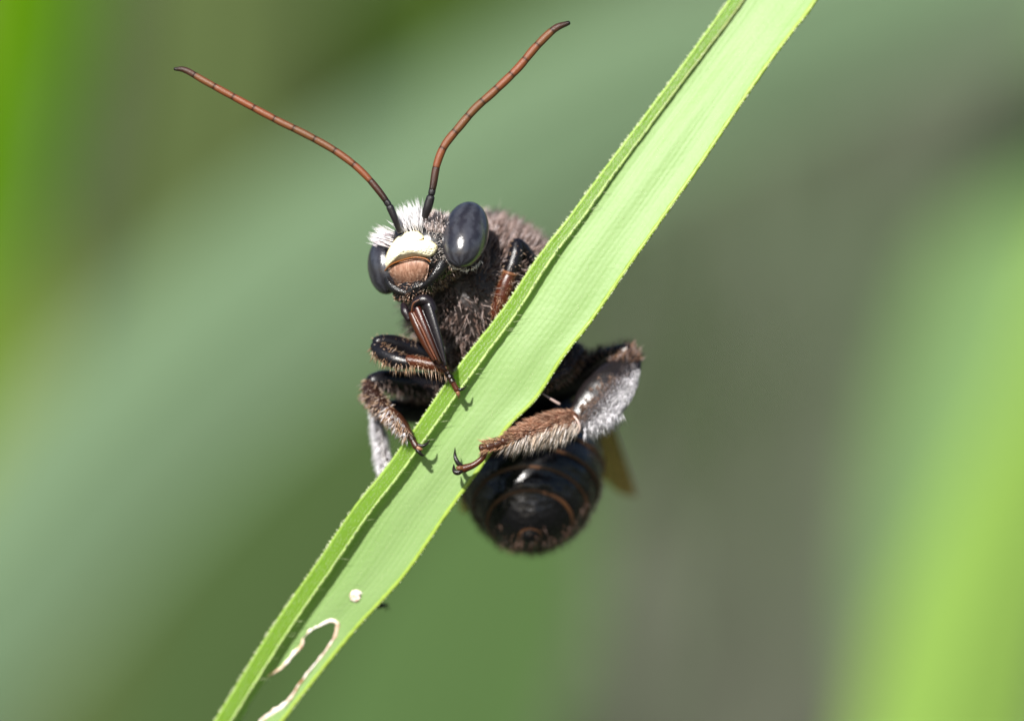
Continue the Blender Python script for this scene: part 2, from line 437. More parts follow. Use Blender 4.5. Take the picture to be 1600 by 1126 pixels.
# ------------------------------------------------------------------ the grass blade that carries the bee: one half folded up, the other lying open
# stations: fold (px,py), margin of the raised half (px,py), free edge of the open half (px,py), height of the raised margin, depth
ST = [((160, 1400), (190, 1412), (285, 1370), 0.17, 2.2), ((262, 1240), (294, 1254), (360, 1240), 0.17, 1.9), ((337, 1126), (371, 1136), (440, 1126), 0.17, 1.65),
      ((424, 985), (460, 998), (548, 990), 0.17, 1.3), ((500, 875), (536, 888), (630, 899), 0.17, 1.0), ((552, 797), (590, 810), (696, 804), 0.16, 0.8), ((600, 737), (634, 752), (747, 734), 0.155, 0.66),
      ((646, 675), (680, 688), (792, 668), 0.155, 0.56), ((698, 600), (735, 612), (838, 620), 0.155, 0.5), ((740, 544), (775, 556), (880, 556), 0.15, 0.5), ((790, 480), (820, 493), (926, 497), 0.14, 0.5),
      ((843, 401), (870, 412), (985, 411), 0.12, 0.52), ((892, 338), (917, 350), (1038, 336), 0.09, 0.58), ((942, 270), (965, 281), (1089, 263), 0.07, 0.66), ((995, 200), (1017, 210), (1142, 184), 0.05, 0.76),
      ((1048, 129), (1070, 138), (1194, 108), 0.05, 0.88), ((1095, 65), (1119, 75), (1237, 50), 0.05, 1.0), ((1141, 0), (1169, 10), (1274, 0), 0.05, 1.12), ((1230, -130), (1256, -120), (1345, -125), 0.05, 1.4), ((1400, -420), (1418, -410), (1470, -430), 0.05, 2.5), ((1600, -830), (1608, -826), (1622, -840), 0.05, 4.5)]
stn = []
FACE_BACK = [-0.1] * 9 + [-0.16] * 12      # the open half tips its free edge forward
for (f_, g_, e_, h_, d_), fb_ in zip(ST, FACE_BACK):
    a = P(f_[0], f_[1], d_); g = P(f_[0] + (g_[0] - f_[0]) * 0.6, f_[1] + (g_[1] - f_[1]) * 0.6, d_ - h_ * 0.78); e = P(e_[0], e_[1], d_ + fb_)
    stn.append(tuple(a) + tuple(g) + tuple(e))
# carry the stem end down to the ground
a0 = Vector(stn[0][:3]); low = []
for k, s in ((3, 0.55), (2, 0.75), (1, 0.9)):
    off = Vector((-2.2 * k - 0.8 * k * k, 2.0 * k, -9 * k - 8 * k * k))
    low.append(tuple(Vector(stn[0][0:3]) + off) + tuple(Vector(stn[0][3:6]) + off) + tuple(Vector(stn[0][6:9]) + off))
stn = low + stn
rows = catmull(stn, 6400)
rows = [r for i, r in enumerate(rows) if r[2] > -8.6 or i % 24 == 0]
NR = len(rows); K0 = next(i for i, r in enumerate(rows) if r[2] > -8.6)     # first row near the bee
HOLE = [(500, 976), (516, 969), (527, 974), (525, 990), (516, 1006), (500, 1028), (486, 1044), (468, 1068), (452, 1092), (436, 1106), (418, 1118), (402, 1132), (385, 1150), (366, 1150), (380, 1118), (398, 1086), (418, 1056), (441, 1041), (462, 1018), (472, 1006), (474, 995), (486, 983)]
def in_poly(x, y, poly):
    r = False; j = len(poly) - 1
    for i in range(len(poly)):
        (xi, yi), (xj, yj) = poly[i], poly[j]
        if (yi > y) != (yj > y) and x < (xj - xi) * (y - yi) / (yj - yi) + xi: r = not r
        j = i
    return r
def unP(v):
    k = (CAM_D + v[1]) / CAM_D / 100.0
    return (v[0] / k + 800, 563 - v[2] / k)
leaf = empty('grass_blade')
tag(leaf, 'long sharp light green folded grass blade that the bee clings to', 'grass blade')
mb = MB(); flap = MB(); fm = MB(); em = MB()
NF, NG = 44, 10
frow = []; fback = []; grow = []; gback = []
marg_line = []; edge_line = []; fold_line = []; face_pts = []
Lacc = 0; prev = None
for i, r in enumerate(rows):
    A, G, E = Vector(r[0:3]), Vector(r[3:6]), Vector(r[6:9])
    if prev is not None: Lacc += (A - prev).length
    prev = A
    wide = E - A; t = (Vector(rows[min(NR - 1, i + 1)][0:3]) - Vector(rows[max(0, i - 1)][0:3])).normalized()
    nrm = wide.cross(t).normalized()
    if nrm.y > 0: nrm = -nrm
    a = []; bk = []
    for k in range(NF + 1):
        u = k / NF
        wob = 0.0015 * math.sin(u * 110) * (1 - abs(2 * u - 1) ** 4) + 0.035 * noise.noise(Vector((u * 3, Lacc * 0.45, 2)))
        sag = -0.05 * math.sin(math.pi * u ** 0.75)
        o = A + wide * u + nrm * (sag + wob)
        a.append(mb.vert(o, (1, 1, 1), (u, Lacc))); bk.append(mb.vert(o - nrm * 0.035, (0.95, 0.97, 0.95), (u, Lacc)))
    frow.append(a); fback.append(bk)
    up = G - A; gn = up.cross(t).normalized()
    if gn.x > 0: gn = -gn
    a = []; bk = []
    for k in range(NG + 1):
        u = k / NG
        o = A + up * u + gn * (0.015 * math.sin(math.pi * u) + 0.006 * math.sin(u * 22) + 0.008 * noise.noise(Vector((u * 3, Lacc * 2.0, 7))))
        a.append(flap.vert(o, (1.0, 1.0, 0.9), (u * 0.25, Lacc)))
    grow.append(a); gback.append(bk)
    marg_line.append((G, t, gn)); edge_line.append((E, t, wide.normalized())); fold_line.append((A, t, -wide.normalized()))
    face_pts.append((A, wide, nrm))
for i in range(NR - 1):
    for k in range(NF):
        c = (Vector(mb.v[frow[i][k]]) + Vector(mb.v[frow[i + 1][k + 1]])) * 0.5
        x, y = unP(c)
        if 330 < x < 540 and 960 < y < 1160 and in_poly(x, y, HOLE): continue
        mb.face((frow[i][k], frow[i][k + 1], frow[i + 1][k + 1], frow[i + 1][k]))
        mb.face((fback[i][k], fback[i + 1][k], fback[i + 1][k + 1], fback[i][k + 1]))
    for k in range(NG):
        flap.face((grow[i][k], grow[i][k + 1], grow[i + 1][k + 1], grow[i + 1][k]))
face_o = mb.build('lamina', M_leaf, leaf)
flap_o = flap.build('folded_half', M_flap, leaf)
# thick margins with fine teeth
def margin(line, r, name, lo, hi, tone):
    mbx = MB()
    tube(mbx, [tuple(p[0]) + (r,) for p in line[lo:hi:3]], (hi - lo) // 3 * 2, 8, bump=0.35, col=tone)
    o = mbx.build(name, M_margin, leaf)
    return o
margin(edge_line, 0.034, 'margin', K0, NR, lambda s: (1.0, 1.0, 0.8))
margin(marg_line, 0.024, 'margin', K0, NR, lambda s: (1.25, 1.2, 2.0) if s < 0.5 else (1.25 - min(1, (s - 0.5) * 8) * 0.6, 1.2 - min(1, (s - 0.5) * 8) * 0.6, 2.0 - min(1, (s - 0.5) * 8) * 1.3))  # upper half darkened in the tint: painted shade of the gap beside this margin
margin(fold_line, 0.028, 'midrib', K0, NR, lambda s: (0.95, 1.05, 0.9))
# bristles: stubby teeth on every edge and on the raised half, long soft hairs across the groove
br = MB()
lo = K0
for line, cnt, ln in ((marg_line, 800, 0.03), (fold_line, 700, 0.032), (edge_line, 700, 0.022)):
    for _ in range(cnt):
        p, t, s = line[random.randrange(lo, NR - 30)]
        d = s * random.uniform(0.5, 1.2) + t * random.uniform(0.2, 0.9) + Vector((0, -random.uniform(0, 0.8), 0))
        one_hair(br, p + s * 0.02 + Vector((0, -0.02, 0)), d, ln * random.uniform(0.6, 1.7), 0.010)
for _ in range(45):
    p, t, s = marg_line[random.randrange(lo, lo + int((NR - lo) * 0.55))]
    one_hair(br, p, Vector((1, random.uniform(0.1, 0.6), random.uniform(-0.1, 0.35))), random.uniform(0.12, 0.3), 0.0035, Vector((0, 0, -0.2)))
for i in range(K0, NR - 30):
    for u in (0.22, 0.48, 0.74):
        if random.random() > 0.55: continue
        k = u + random.uniform(-0.08, 0.08); A_, G_ = Vector(rows[i][0:3]), Vector(rows[i][3:6]); t_ = fold_line[i][1]
        nn = (G_ - A_).cross(t_).normalized()
        if nn.x > 0: nn = -nn
        one_hair(br, A_ + (G_ - A_) * k + nn * 0.012, nn + t_ * 0.8, random.uniform(0.012, 0.03), 0.006)
for p, nr_ in surf_samples(face_o, 1500, lambda c, n: -6 < c.z < 6 and n.y < 0):
    one_hair(br, p, nr_ + Vector((0.5, 0, 0.7)), random.uniform(0.012, 0.025), 0.0045)
br.build('bristle', M_bristle, leaf, kind='stuff')
# dried rim round the eaten hole, pale scar above it
def face_depth(px, py):
    best = None
    for (A, wd, nr_) in face_pts[::3]:
        for u in (0.15, 0.3, 0.45, 0.6, 0.75, 0.9):
            q = A + wd * u - nr_ * 0.05 * math.sin(math.pi * u ** 0.75); x, y = unP(q); dd = (x - px) ** 2 + (y - py) ** 2
            if best is None or dd < best[0]: best = (dd, q.y)
    return best[1]
rim = MB()
pts = [(x, y, face_depth(x, y) + 0.0) for x, y in HOLE]
def rimtube(idx, r):
    q = [tuple(P(*pts[k])) + (rr / 100.0,) for k, rr in zip(idx, r)]
    tube(rim, q, 90, 8, bump=0.9, flat=0.4, axis=(0, 1, 0))
rimtube([16, 17, 18, 19, 20, 21, 0, 1, 2, 3, 4, 5, 6], [1.5, 2.2, 3.5, 2.6, 2, 2.2, 2.2, 3, 3.8, 2.8, 2, 1.6, 1.4])
rimtube([5, 6, 7, 8, 9, 10, 11], [1.4, 1.6, 1.8, 3, 4.5, 3.5, 1.8])
rim.build('dried_rim', M_dry, leaf)
scar = MB(); y0 = face_depth(555, 928)
ellipsoid(scar, P(556, 928, y0 - 0.01), (Vector((0.09, -0.01, 0.06)), Vector((0, 0.008, 0)), Vector((-0.04, 0, 0.09))), 18, 10, shape=lambda d: 1 + 0.55 * noise.noise(Vector(d) * 2.2))
scar.build('scar', M_dry, leaf)

# ------------------------------------------------------------------ the bee
bee = empty('bee'); bee.location = (0, 0, 0)
tag(bee, 'furry black long-horned bee with ivory face clinging to the sharp folded grass blade', 'bee')
Lx = Vector((0.88, -0.34, 0.33)).normalized()
Fx = Vector((-0.35, -0.92, -0.05)); Fx = (Fx - Lx * Fx.dot(Lx)).normalized()
Ux = Fx.cross(Lx).normalized()
HC = P(664, 396, 0.50)
HA = (Lx * 0.70, Fx * 0.50, Ux * 0.58)
def head_depth(px, py):
    """depth of the front of the head capsule at a plan position"""
    o = Vector((0, -CAM_D, 0)); d = (P(px, py, 0) - o).normalized()
    oc = o - HC
    def loc(v): return Vector((v.dot(Lx) / 0.70, v.dot(Fx) / 0.50, v.dot(Ux) / 0.58))
    a, b_ = loc(d), loc(oc); A = a.dot(a); B = 2 * a.dot(b_); Cc = b_.dot(b_) - 1; D = B * B - 4 * A * Cc
    if D < 0: return HC.y
    s = (-B - math.sqrt(D)) / (2 * A); return (o + d * s).y

# body: head capsule, thorax and abdomen grown into one skin
TC = P(752, 462, 1.75)
body = MB()
ellipsoid(body, HC, HA, 48, 30)
tube(body, plan([(675, 410, 0.7, 40), (715, 440, 1.3, 45), (750, 460, 1.7, 50)]), 14, 20)
ellipsoid(body, TC, (Vector((1.20, 0.15, 0.05)), Vector((-0.15, 1.15, 0.1)), Vector((0, -0.1, 1.22))), 56, 36)
AB = plan([(805, 585, 2.5, 32), (820, 625, 2.75, 68), (828, 680, 2.75, 106), (829, 732, 2.5, 115), (829, 776, 2.15, 103), (828, 809, 1.80, 75), (828, 828, 1.58, 43), (828, 838, 1.48, 15)])
tube(body, [p[:3] + (p[3] * 0.985,) for p in AB], 46, 44)
tube(body, plan([(770, 520, 2.2, 60), (800, 575, 2.5, 34), (815, 610, 2.7, 40)]), 12, 20)
# leg sockets under the thorax
for px, py, y, r in ((720, 510, 0.98, 17), (700, 545, 1.05, 16), (745, 540, 0.95, 15), (770, 400, 0.9, 14), (735, 575, 1.2, 17), (775, 365, 1.2, 12)):
    ellipsoid(body, P(px, py, y), (Vector((r / 100, 0, -r / 300)), Vector((0, r / 110, 0)), Vector((r / 300, 0, r / 85))), 20, 12)
tmp = body.build('body_shell', M_thorax)
md = tmp.modifiers.new('r', 'REMESH'); md.mode = 'VOXEL'; md.voxel_size = 0.032; md.use_smooth_shade = True
sm = tmp.modifiers.new('s', 'SMOOTH'); sm.iterations = 2
dg = bpy.context.evaluated_depsgraph_get()
me = bpy.data.meshes.new_from_object(tmp.evaluated_get(dg)); me.name = 'body'
bpy.data.objects.remove(tmp, do_unlink=True)
me.materials.clear()
for mm in (M_thorax, M_black, M_abd): me.materials.append(mm)
a = me.color_attributes.get('tint') or me.color_attributes.new('tint', 'FLOAT_COLOR', 'POINT')
a.data.foreach_set('color', [1.0] * (4 * len(me.vertices)))
def region(c):
    v = c - HC
    if (v.dot(Lx) / 0.78) ** 2 + (v.dot(Fx) / 0.58) ** 2 + (v.dot(Ux) / 0.66) ** 2 < 1: return 1
    ab_ = P(835, 720, 2.5)
    if c.z < P(0, 600, 2.2).z: return 2
    return 0
me.polygons.foreach_set('material_index', [region(p.center) for p in me.polygons])
me.polygons.foreach_set('use_smooth', [True] * len(me.polygons))
body_o = link(bpy.data.objects.new('body', me), bee)

# abdomen plates, each overlapping the next with a brown hind rim
abq = catmull(AB, 200)
cuts = [0.16, 0.36, 0.52, 0.66, 0.78, 0.88, 0.985]
for ci, (s0, s1) in enumerate(zip(cuts, cuts[1:])):
    mbp = MB(); n = 16
    sub = [abq[min(199, int(s0 * 199 + (s1 + 0.02 - s0) * 199 * k / (n - 1)))] for k in range(n)]
    seg = 56; rings = []
    for k, p in enumerate(sub):
        j = min(198, max(1, int(s0 * 199 + (s1 + 0.02 - s0) * 199 * k / (n - 1))))
        t = (Vector(abq[j + 1][:3]) - Vector(abq[j - 1][:3])).normalized()
        x = (Vector((1, 0, 0)) - t * t.x).normalized(); y = t.cross(x); s = k / (n - 1)
        r = p[3] * (1.0 + 0.012 + 0.035 * s - 0.02 * (1 - s))
        if k == n - 1: r *= 0.965
        ring = []
        for q in range(seg):
            an = 2 * math.pi * q / seg
            rr = r * (1 + 0.012 * noise.noise(Vector((math.cos(an) * 3, math.sin(an) * 3, ci * 5 + s * 2))))
            ring.append(mbp.vert(Vector(p[:3]) + x * math.cos(an) * rr + y * math.sin(an) * rr))
        rings.append(ring)
    for k in range(n - 1):
        for q in range(seg):
            mbp.face((rings[k][q], rings[k][(q + 1) % seg], rings[k + 1][(q + 1) % seg], rings[k + 1][q]), 1 if k >= n - 2 else 0)
    mbp.build('abdomen_plate', [M_abd, M_rim], bee)

# eyes
def eye(px, py, y, ax):
    mb = MB(); ellipsoid(mb, P(px, py, y), ax, 64, 44); return mb.build('eye', M_eye, bee)
def tilt(a): return Vector((math.cos(a), 0, math.sin(a))), Vector((-math.sin(a), 0, math.cos(a)))
x_, z_ = tilt(R(-7)); out = Vector((0.62, -0.78, 0.1))
ph = R(38)
eye(727, 367, 0.16, (x_ * 0.365, Vector((0.05, -0.33 * math.cos(ph), 0.33 * math.sin(ph))), Vector((0.075, 0.62 * math.sin(ph), 0.62 * math.cos(ph)))))
x_, z_ = tilt(R(4))
eye(602, 415, 0.70, (x_ * 0.28, Vector((0, -0.30, 0.12)), z_ * 0.44 + Vector((0, 0.15, 0))))

# clypeus and labrum: bulging shields seated on the capsule
def shield(name, outline, bulge, mat, seat=0.03, nrm=Vector((-0.25, -0.93, 0.1)), rings=12, col=None):
    n = 90
    o2 = catmull([(x, y, 0.0) for x, y in outline] + [(outline[0][0], outline[0][1], 0.0)], n + 1)[:n]
    cx = sum(p[0] for p in o2) / n; cy = sum(p[1] for p in o2) / n
    o3 = [tuple(sum(o2[(i + k) % n][c] for k in range(-5, 6)) / 11 for c in (0, 1, 2)) for i in range(n)]
    mb = MB(); R_ = []
    rim_d = [head_depth(p[0], p[1]) for p in o2]
    dc = head_depth(cx, cy)
    # skirt ring inside the head, then rings towards the centre
    R_.append([mb.vert(P(p[0], p[1], d + 0.12), (0.35, 0.2, 0.1)) for p, d in zip(o2, rim_d)])
    for j in range(rings):
        t = j / rings; ring = []
        for p, d in zip([tuple(a_ + (b_ - a_) * min(1, t * 2.2) for a_, b_ in zip(pa, pb)) for pa, pb in zip(o2, o3)], rim_d):
            x = p[0] + (cx - p[0]) * t; y = p[1] + (cy - p[1]) * t
            dd = head_depth(x, y) - seat
            h = bulge * (1 - (1 - t) ** 2.4)
            q = P(x, y, dd) + nrm * h
            ring.append(mb.vert(q, col(t) if col else (1, 1, 1)))
        R_.append(ring)
    c = mb.vert(P(cx, cy, dc - seat) + nrm * bulge)
    for a, b2 in zip(R_, R_[1:]):
        for k in range(n): mb.face((a[k], a[(k + 1) % n], b2[(k + 1) % n], b2[k]))
    for k in range(n): mb.face((R_[-1][k], R_[-1][(k + 1) % n], c))
    return mb.build(name, mat, bee)
S = 120 / 1590
CLY = [(110, 1000), (180, 770), (270, 580), (410, 410), (590, 305), (760, 275), (870, 310), (965, 405), (930, 450), (890, 470), (960, 455), (1040, 450), (1150, 510), (1235, 590), (1215, 690), (1150, 775), (1050, 815), (900, 805), (750, 800), (550, 850), (350, 935), (210, 1035), (130, 1100)]
CLY = [(590 + x * S, 340 + y * S) for x, y in CLY]
shield('clypeus', CLY, 0.16, M_cly, col=lambda t: (0.92, 0.85, 0.62) if t < 0.02 else (1, 1, 1))
LAB = [(603, 424), (614, 415), (630, 408), (648, 405), (664, 407), (669, 416), (666, 428), (658, 441), (645, 450), (629, 449), (614, 441), (605, 432)]
lab_o = shield('labrum', LAB, 0.06, M_lab)
mb = MB()
tube(mb, [tuple(P(x, y, head_depth(x, y) - 0.10)) + (0.012,) for x, y in [(600, 424), (612, 413), (630, 406), (648, 402), (664, 404), (672, 409)]], 30, 8)
mb.build('clypeus_rim', cuticle('amber', (0.16, 0.055, 0.012), (0.28, 0.10, 0.025), 0.3, 12), bee)

# mandibles
mb = MB(); tube(mb, plan([(702, 392, 0.24, 5), (696, 405, 0.1, 9), (688, 419, 0.02, 9.5), (678, 432, 0.0, 7), (668, 442, 0.02, 4.5), (656, 450, 0.06, 2)]), 26, 16, flat=0.7)
mb.build('mandible', M_black, bee)
mb = MB(); tube(mb, plan([(602, 432, 0.42, 4), (608, 444, 0.32, 6), (620, 453, 0.24, 6), (636, 458, 0.18, 4), (650, 459, 0.15, 2)]), 24, 14, flat=0.7)
mb.build('mandible', M_black, bee)
mb = MB(); ellipsoid(mb, P(648, 452, 0.36), (Vector((0.33, -0.08, 0.10)), Vector((0, 0.26, 0)), Vector((-0.03, 0, 0.19))), 40, 24, shape=lambda d: 1 + 0.14 * noise.noise(Vector(d) * 3.0)); mouth_o = mb.build('mouth', M_black, bee)
fur('hair', surf_samples(mouth_o, 420, lambda c, n: n.y < 0.2), bee, H, 0.05, 0.006, Vector((0, -0.2, -0.3)), 0.7, 0.4, ((0.5, 0.3, 0.2), (0.22, 0.1, 0.06), (0.7, 0.55, 0.45)))

# proboscis: tongue sheath folded down
pro = empty('proboscis', bee)
RB = (0.10, 0.022, 0.010)
def palp(name, pts, flat, col, n=24):
    mb = MB(); tube(mb, plan(pts), n, 12, flat=flat, col=col); return mb.build(name, M_leg, pro)
palp('base', [(645, 484, 0.08, 6), (651, 473, 0.03, 8), (662, 468, 0.0, 9), (671, 473, 0.0, 9), (677, 486, -0.02, 8)], 0.9, (0.012, 0.009, 0.012))
palp('base', [(630, 476, 0.2, 5), (633, 486, 0.12, 7), (639, 499, 0.08, 5)], 0.9, (0.014, 0.009, 0.012))
palp('galea', [(668, 476, 0.0, 10), (677, 505, -0.06, 9.5), (686, 535, -0.12, 7.5), (696, 570, -0.18, 2.5)], 0.7, (0.012, 0.010, 0.013))
palp('galea', [(650, 482, 0.04, 9), (661, 510, -0.02, 10), (673, 538, -0.08, 8), (687, 567, -0.14, 3)], 0.7, lambda s: (0.055 - 0.03 * s, 0.010, 0.005))
palp('galea', [(642, 490, 0.06, 6), (652, 513, 0.0, 7), (664, 538, -0.05, 5.5), (678, 563, -0.10, 2)], 0.7, (0.06, 0.016, 0.006))
palp('palp', [(646, 488, -0.02, 2), (660, 515, -0.09, 2.2), (672, 542, -0.13, 2), (682, 562, -0.17, 1)], 1.0, (0.13, 0.04, 0.015))
palp('palp', [(660, 484, -0.04, 1.6), (672, 514, -0.12, 2), (684, 545, -0.17, 1.6), (693, 566, -0.2, 0.8)], 1.0, (0.02, 0.014, 0.016))
for pts in ([(655, 468, -0.12, 1.2), (646, 474, -0.1, 1.6), (643, 486, -0.06, 1.2)],):
    palp('palp', pts, 1.0, (0.12, 0.05, 0.025), 10)

# antennae: scape, pedicel and eleven segments each
def antenna(scape, flag, dark):
    an = empty('antenna', bee)
    mb = MB(); tube(mb, plan(scape), 14, 12, rmod=lambda s: 0.85 + 0.35 * s, col=(0.014, 0.012, 0.015)); mb.build('scape', M_ant, an)
    q = catmull(plan(flag), 12 * 12 + 1)
    tot = len(q) - 1
    bounds = [0, 0.022] + [0.022 + (0.978) * (k / 11.0) ** 0.97 for k in range(1, 12)]
    for k in range(len(bounds) - 1):
        i0 = int(round(bounds[k] * tot)); i1 = int(round(bounds[k + 1] * tot)); i1 = max(i1, i0 + 1)
        sub = q[i0:i1 + 1]
        s = k / 11.0
        mb = MB()
        base = (0.17 + 0.03 * math.sin(k), 0.058, 0.019)
        if k == 0: base = (0.014, 0.012, 0.014)
        elif k == 1: base = (0.07, 0.025, 0.012)
        elif k == 11: base = (0.085, 0.035, 0.02)
        def colf(u, base=base, k=k):
            e = min(u, 1 - u); g = 0.22 if e < 0.05 else (0.8 if e < 0.1 else 1.0)
            if k == 1: g *= 0.25 + 0.75 * u
            if k == 11: g *= 1.0 - 0.85 * u
            return tuple(x * g for x in base)
        tube(mb, sub, 15, 14, col=colf, rmod=lambda u: 1.03 + 0.07 * math.sin(math.pi * min(1, max(0, u))) ** 0.7 + 0.03 * u, cap=True)
        mb.build('pedicel' if k == 0 else 'segment', M_ant, an)
    return an
antenna([(624, 362, 0.06, 4.6), (617, 342, -0.02, 5.2), (609, 323, -0.04, 5.0)],
        [(608, 321, -0.04, 4.6), (594, 301, -0.04, 4.8), (573, 276, -0.03, 5.0), (549, 254, -0.02, 5.2), (516, 231, 0.0, 5.3), (474, 208, 0.02, 5.4), (433, 188, 0.05, 5.3), (375, 157, 0.1, 5.2), (322, 128, 0.16, 5.0), (290, 110, 0.2, 4.4), (273, 108, 0.22, 2.4)], 0)
antenna([(664, 338, 0.0, 6.6), (668, 325, -0.04, 7.2), (673, 308, -0.07, 5.6)],
        [(674, 304, -0.07, 5.0), (677, 289, -0.07, 5.2), (683, 256, -0.06, 5.6), (695, 227, -0.05, 5.9), (718, 198, -0.03, 6.0), (743, 169, 0.0, 6.0), (771, 144, 0.03, 6.0), (809, 107, 0.08, 6.0), (837, 74, 0.12, 6.0), (866, 46, 0.16, 5.4), (889, 36, 0.2, 3.2)], 1)

# ---- legs
BLK = (0.006, 0.0055, 0.008); BRN = (0.05, 0.018, 0.009); DBR = (0.025, 0.011, 0.007); RED = (0.075, 0.020, 0.008)
def legseg(leg, name, pts, col, flat=1.0, n=26, seg=18, bump=0.05, axis=None):
    mb = MB(); tube(mb, plan(pts), n, seg, flat=flat, col=col, bump=bump, axis=axis); return mb.build(name, M_leg, leg)
def claw(leg, pts, col=(0.012, 0.009, 0.009)):
    mb = MB(); tube(mb, plan(pts), 18, 8, col=col); return mb.build('claw', M_leg, leg)
def beads(leg, chain, col):
    for a, b_ in zip(chain, chain[1:]):
        mid = tuple((x + y) / 2 for x, y in zip(a, b_))
        legseg(leg, 'tarsal_segment', [a[:3] + (a[3] * 0.62,), mid[:3] + (mid[3] * 0.8,), b_[:3] + (b_[3] * 0.95,)], col, n=10, seg=12)
TAN = ((0.55, 0.38, 0.26), (0.42, 0.25, 0.14), (0.65, 0.52, 0.42)); WHT = ((0.86, 0.84, 0.88), (0.76, 0.73, 0.77), (0.9, 0.89, 0.92)); BHR = ((0.20, 0.10, 0.05), (0.32, 0.18, 0.10), (0.14, 0.07, 0.04)); FUZ = ((0.25, 0.165, 0.135), (0.15, 0.09, 0.07), (0.42, 0.33, 0.30), (0.08, 0.048, 0.04))

# front leg on the folded side
lg = empty('leg', bee)
fe = legseg(lg, 'femur', [(700, 555, 1.15, 15), (660, 552, 0.95, 17), (622, 538, 0.8, 14), (600, 533, 0.72, 11), (588, 536, 0.68, 10)], BLK)
ti = legseg(lg, 'tibia', [(587, 540, 0.66, 10), (598, 552, 0.55, 13), (618, 562, 0.42, 13.5), (640, 567, 0.34, 10)], BLK)
ba = legseg(lg, 'basitarsus', [(637, 563, 0.34, 9.5), (660, 567, 0.28, 10), (682, 572, 0.24, 9.5), (696, 578, 0.22, 8)], RED)
beads(lg, [(694, 577, 0.22, 7), (700, 584, 0.21, 7), (704, 590, 0.2, 6.5), (707, 596, 0.2, 6)], DBR)
legseg(lg, 'tarsal_segment', [(706, 594, 0.2, 4.6), (710, 602, 0.2, 4.4), (714, 609, 0.2, 5.0)], RED, n=10)
claw(lg, [(713, 609, 0.2, 2.8), (716, 615, 0.2, 3.2), (717, 622, 0.26, 1.0)], (0.30, 0.15, 0.08))
claw(lg, [(714, 608, 0.2, 2.6), (722, 608, 0.18, 2.4), (729, 603, 0.26, 0.6)])
fur('hair', surf_samples(ti, 150, lambda c, n: n.z < 0.1), lg, H, 0.13, 0.005, Vector((0.1, -0.1, -0.6)), 0.6, 0.3, TAN + BHR)
fur('hair', surf_samples(ti, 110, lambda c, n: n.z > 0.1), lg, H, 0.08, 0.005, Vector((0.6, -0.1, 0)), 0.4, 0.25, TAN + BHR)
fur('hair', surf_samples(ba, 380), lg, H, lambda p: 0.06, 0.005, Vector((0.6, -0.1, -0.2)), 0.6, 0.2, TAN[:2] + BHR)
fur('hair', surf_samples(ba, 36, lambda c, n: n.z < -0.4), lg, H, 0.19, 0.0045, Vector((0.3, -0.1, -1.0)), 0.5, 0.15, TAN)
fur('hair', surf_samples(fe, 130, lambda c, n: n.z > 0.2), lg, H, 0.09, 0.005, Vector((-0.2, 0, 0)), 0.7, 0.3, TAN + BHR)

# middle leg on the folded side
lg = empty('leg', bee)
fe = legseg(lg, 'femur', [(735, 600, 1.8, 19), (690, 602, 1.55, 22), (640, 600, 1.35, 21), (600, 594, 1.15, 17), (580, 597, 1.05, 13)], BLK)
ti = legseg(lg, 'tibia', [(577, 600, 1.05, 12), (582, 618, 0.9, 15), (595, 636, 0.7, 15), (609, 648, 0.55, 11)], DBR)
ba = legseg(lg, 'basitarsus', [(606, 642, 0.55, 10), (618, 655, 0.45, 12), (630, 668, 0.38, 10.5), (638, 678, 0.34, 8)], BRN)
beads(lg, [(637, 676, 0.34, 7), (641, 681, 0.32, 7), (645, 687, 0.3, 6.5)], DBR)
legseg(lg, 'tarsal_segment', [(641, 680, 0.32, 5), (646, 690, 0.29, 5.0), (651, 698, 0.27, 6)], BRN, n=10)
claw(lg, [(652, 695, 0.26, 3.2), (661, 696, 0.24, 3), (668, 692, 0.26, 2), (671, 687, 0.3, 0.5)])
claw(lg, [(650, 699, 0.26, 3.2), (655, 706, 0.24, 3), (660, 711, 0.26, 2.2), (664, 710, 0.3, 0.5)])
claw(lg, [(651, 698, 0.25, 3.4), (656, 701, 0.23, 3.0), (660, 702, 0.24, 1.4)], (0.30, 0.15, 0.08))
fur('hair', surf_samples(ti, 520), lg, H, 0.11, 0.006, Vector((-0.1, -0.1, -0.5)), 0.6, 0.3, TAN + FUZ)
fur('hair', surf_samples(ba, 420, lambda c, n: n.x < 0.3), lg, H, 0.13, 0.006, Vector((-0.1, -0.1, -0.7)), 0.7, 0.25, WHT[:2] + TAN)
fur('hair', surf_samples(fe, 600, lambda c, n: n.z < 0.0), lg, H, 0.14, 0.008, Vector((0, 0, -0.3)), 0.8, 0.3, FUZ)

# hind leg on the folded side, mostly behind the blade
lg = empty('leg', bee)
legseg(lg, 'femur', [(760, 640, 2.4, 20), (690, 640, 2.1, 24), (630, 640, 1.8, 20), (590, 640, 1.6, 13)], BLK)
ti = legseg(lg, 'tibia', [(589, 642, 1.6, 9), (592, 670, 1.5, 10), (597, 710, 1.4, 11), (606, 752, 1.25, 9)], DBR, 0.7)
legseg(lg, 'basitarsus', [(604, 752, 1.2, 9), (630, 775, 1.1, 11), (660, 790, 1.0, 8)], BRN)
fur('hair', surf_samples(ti, 1100), lg, H, 0.12, 0.006, Vector((-0.1, 0, -0.7)), 0.8, 0.25, WHT)

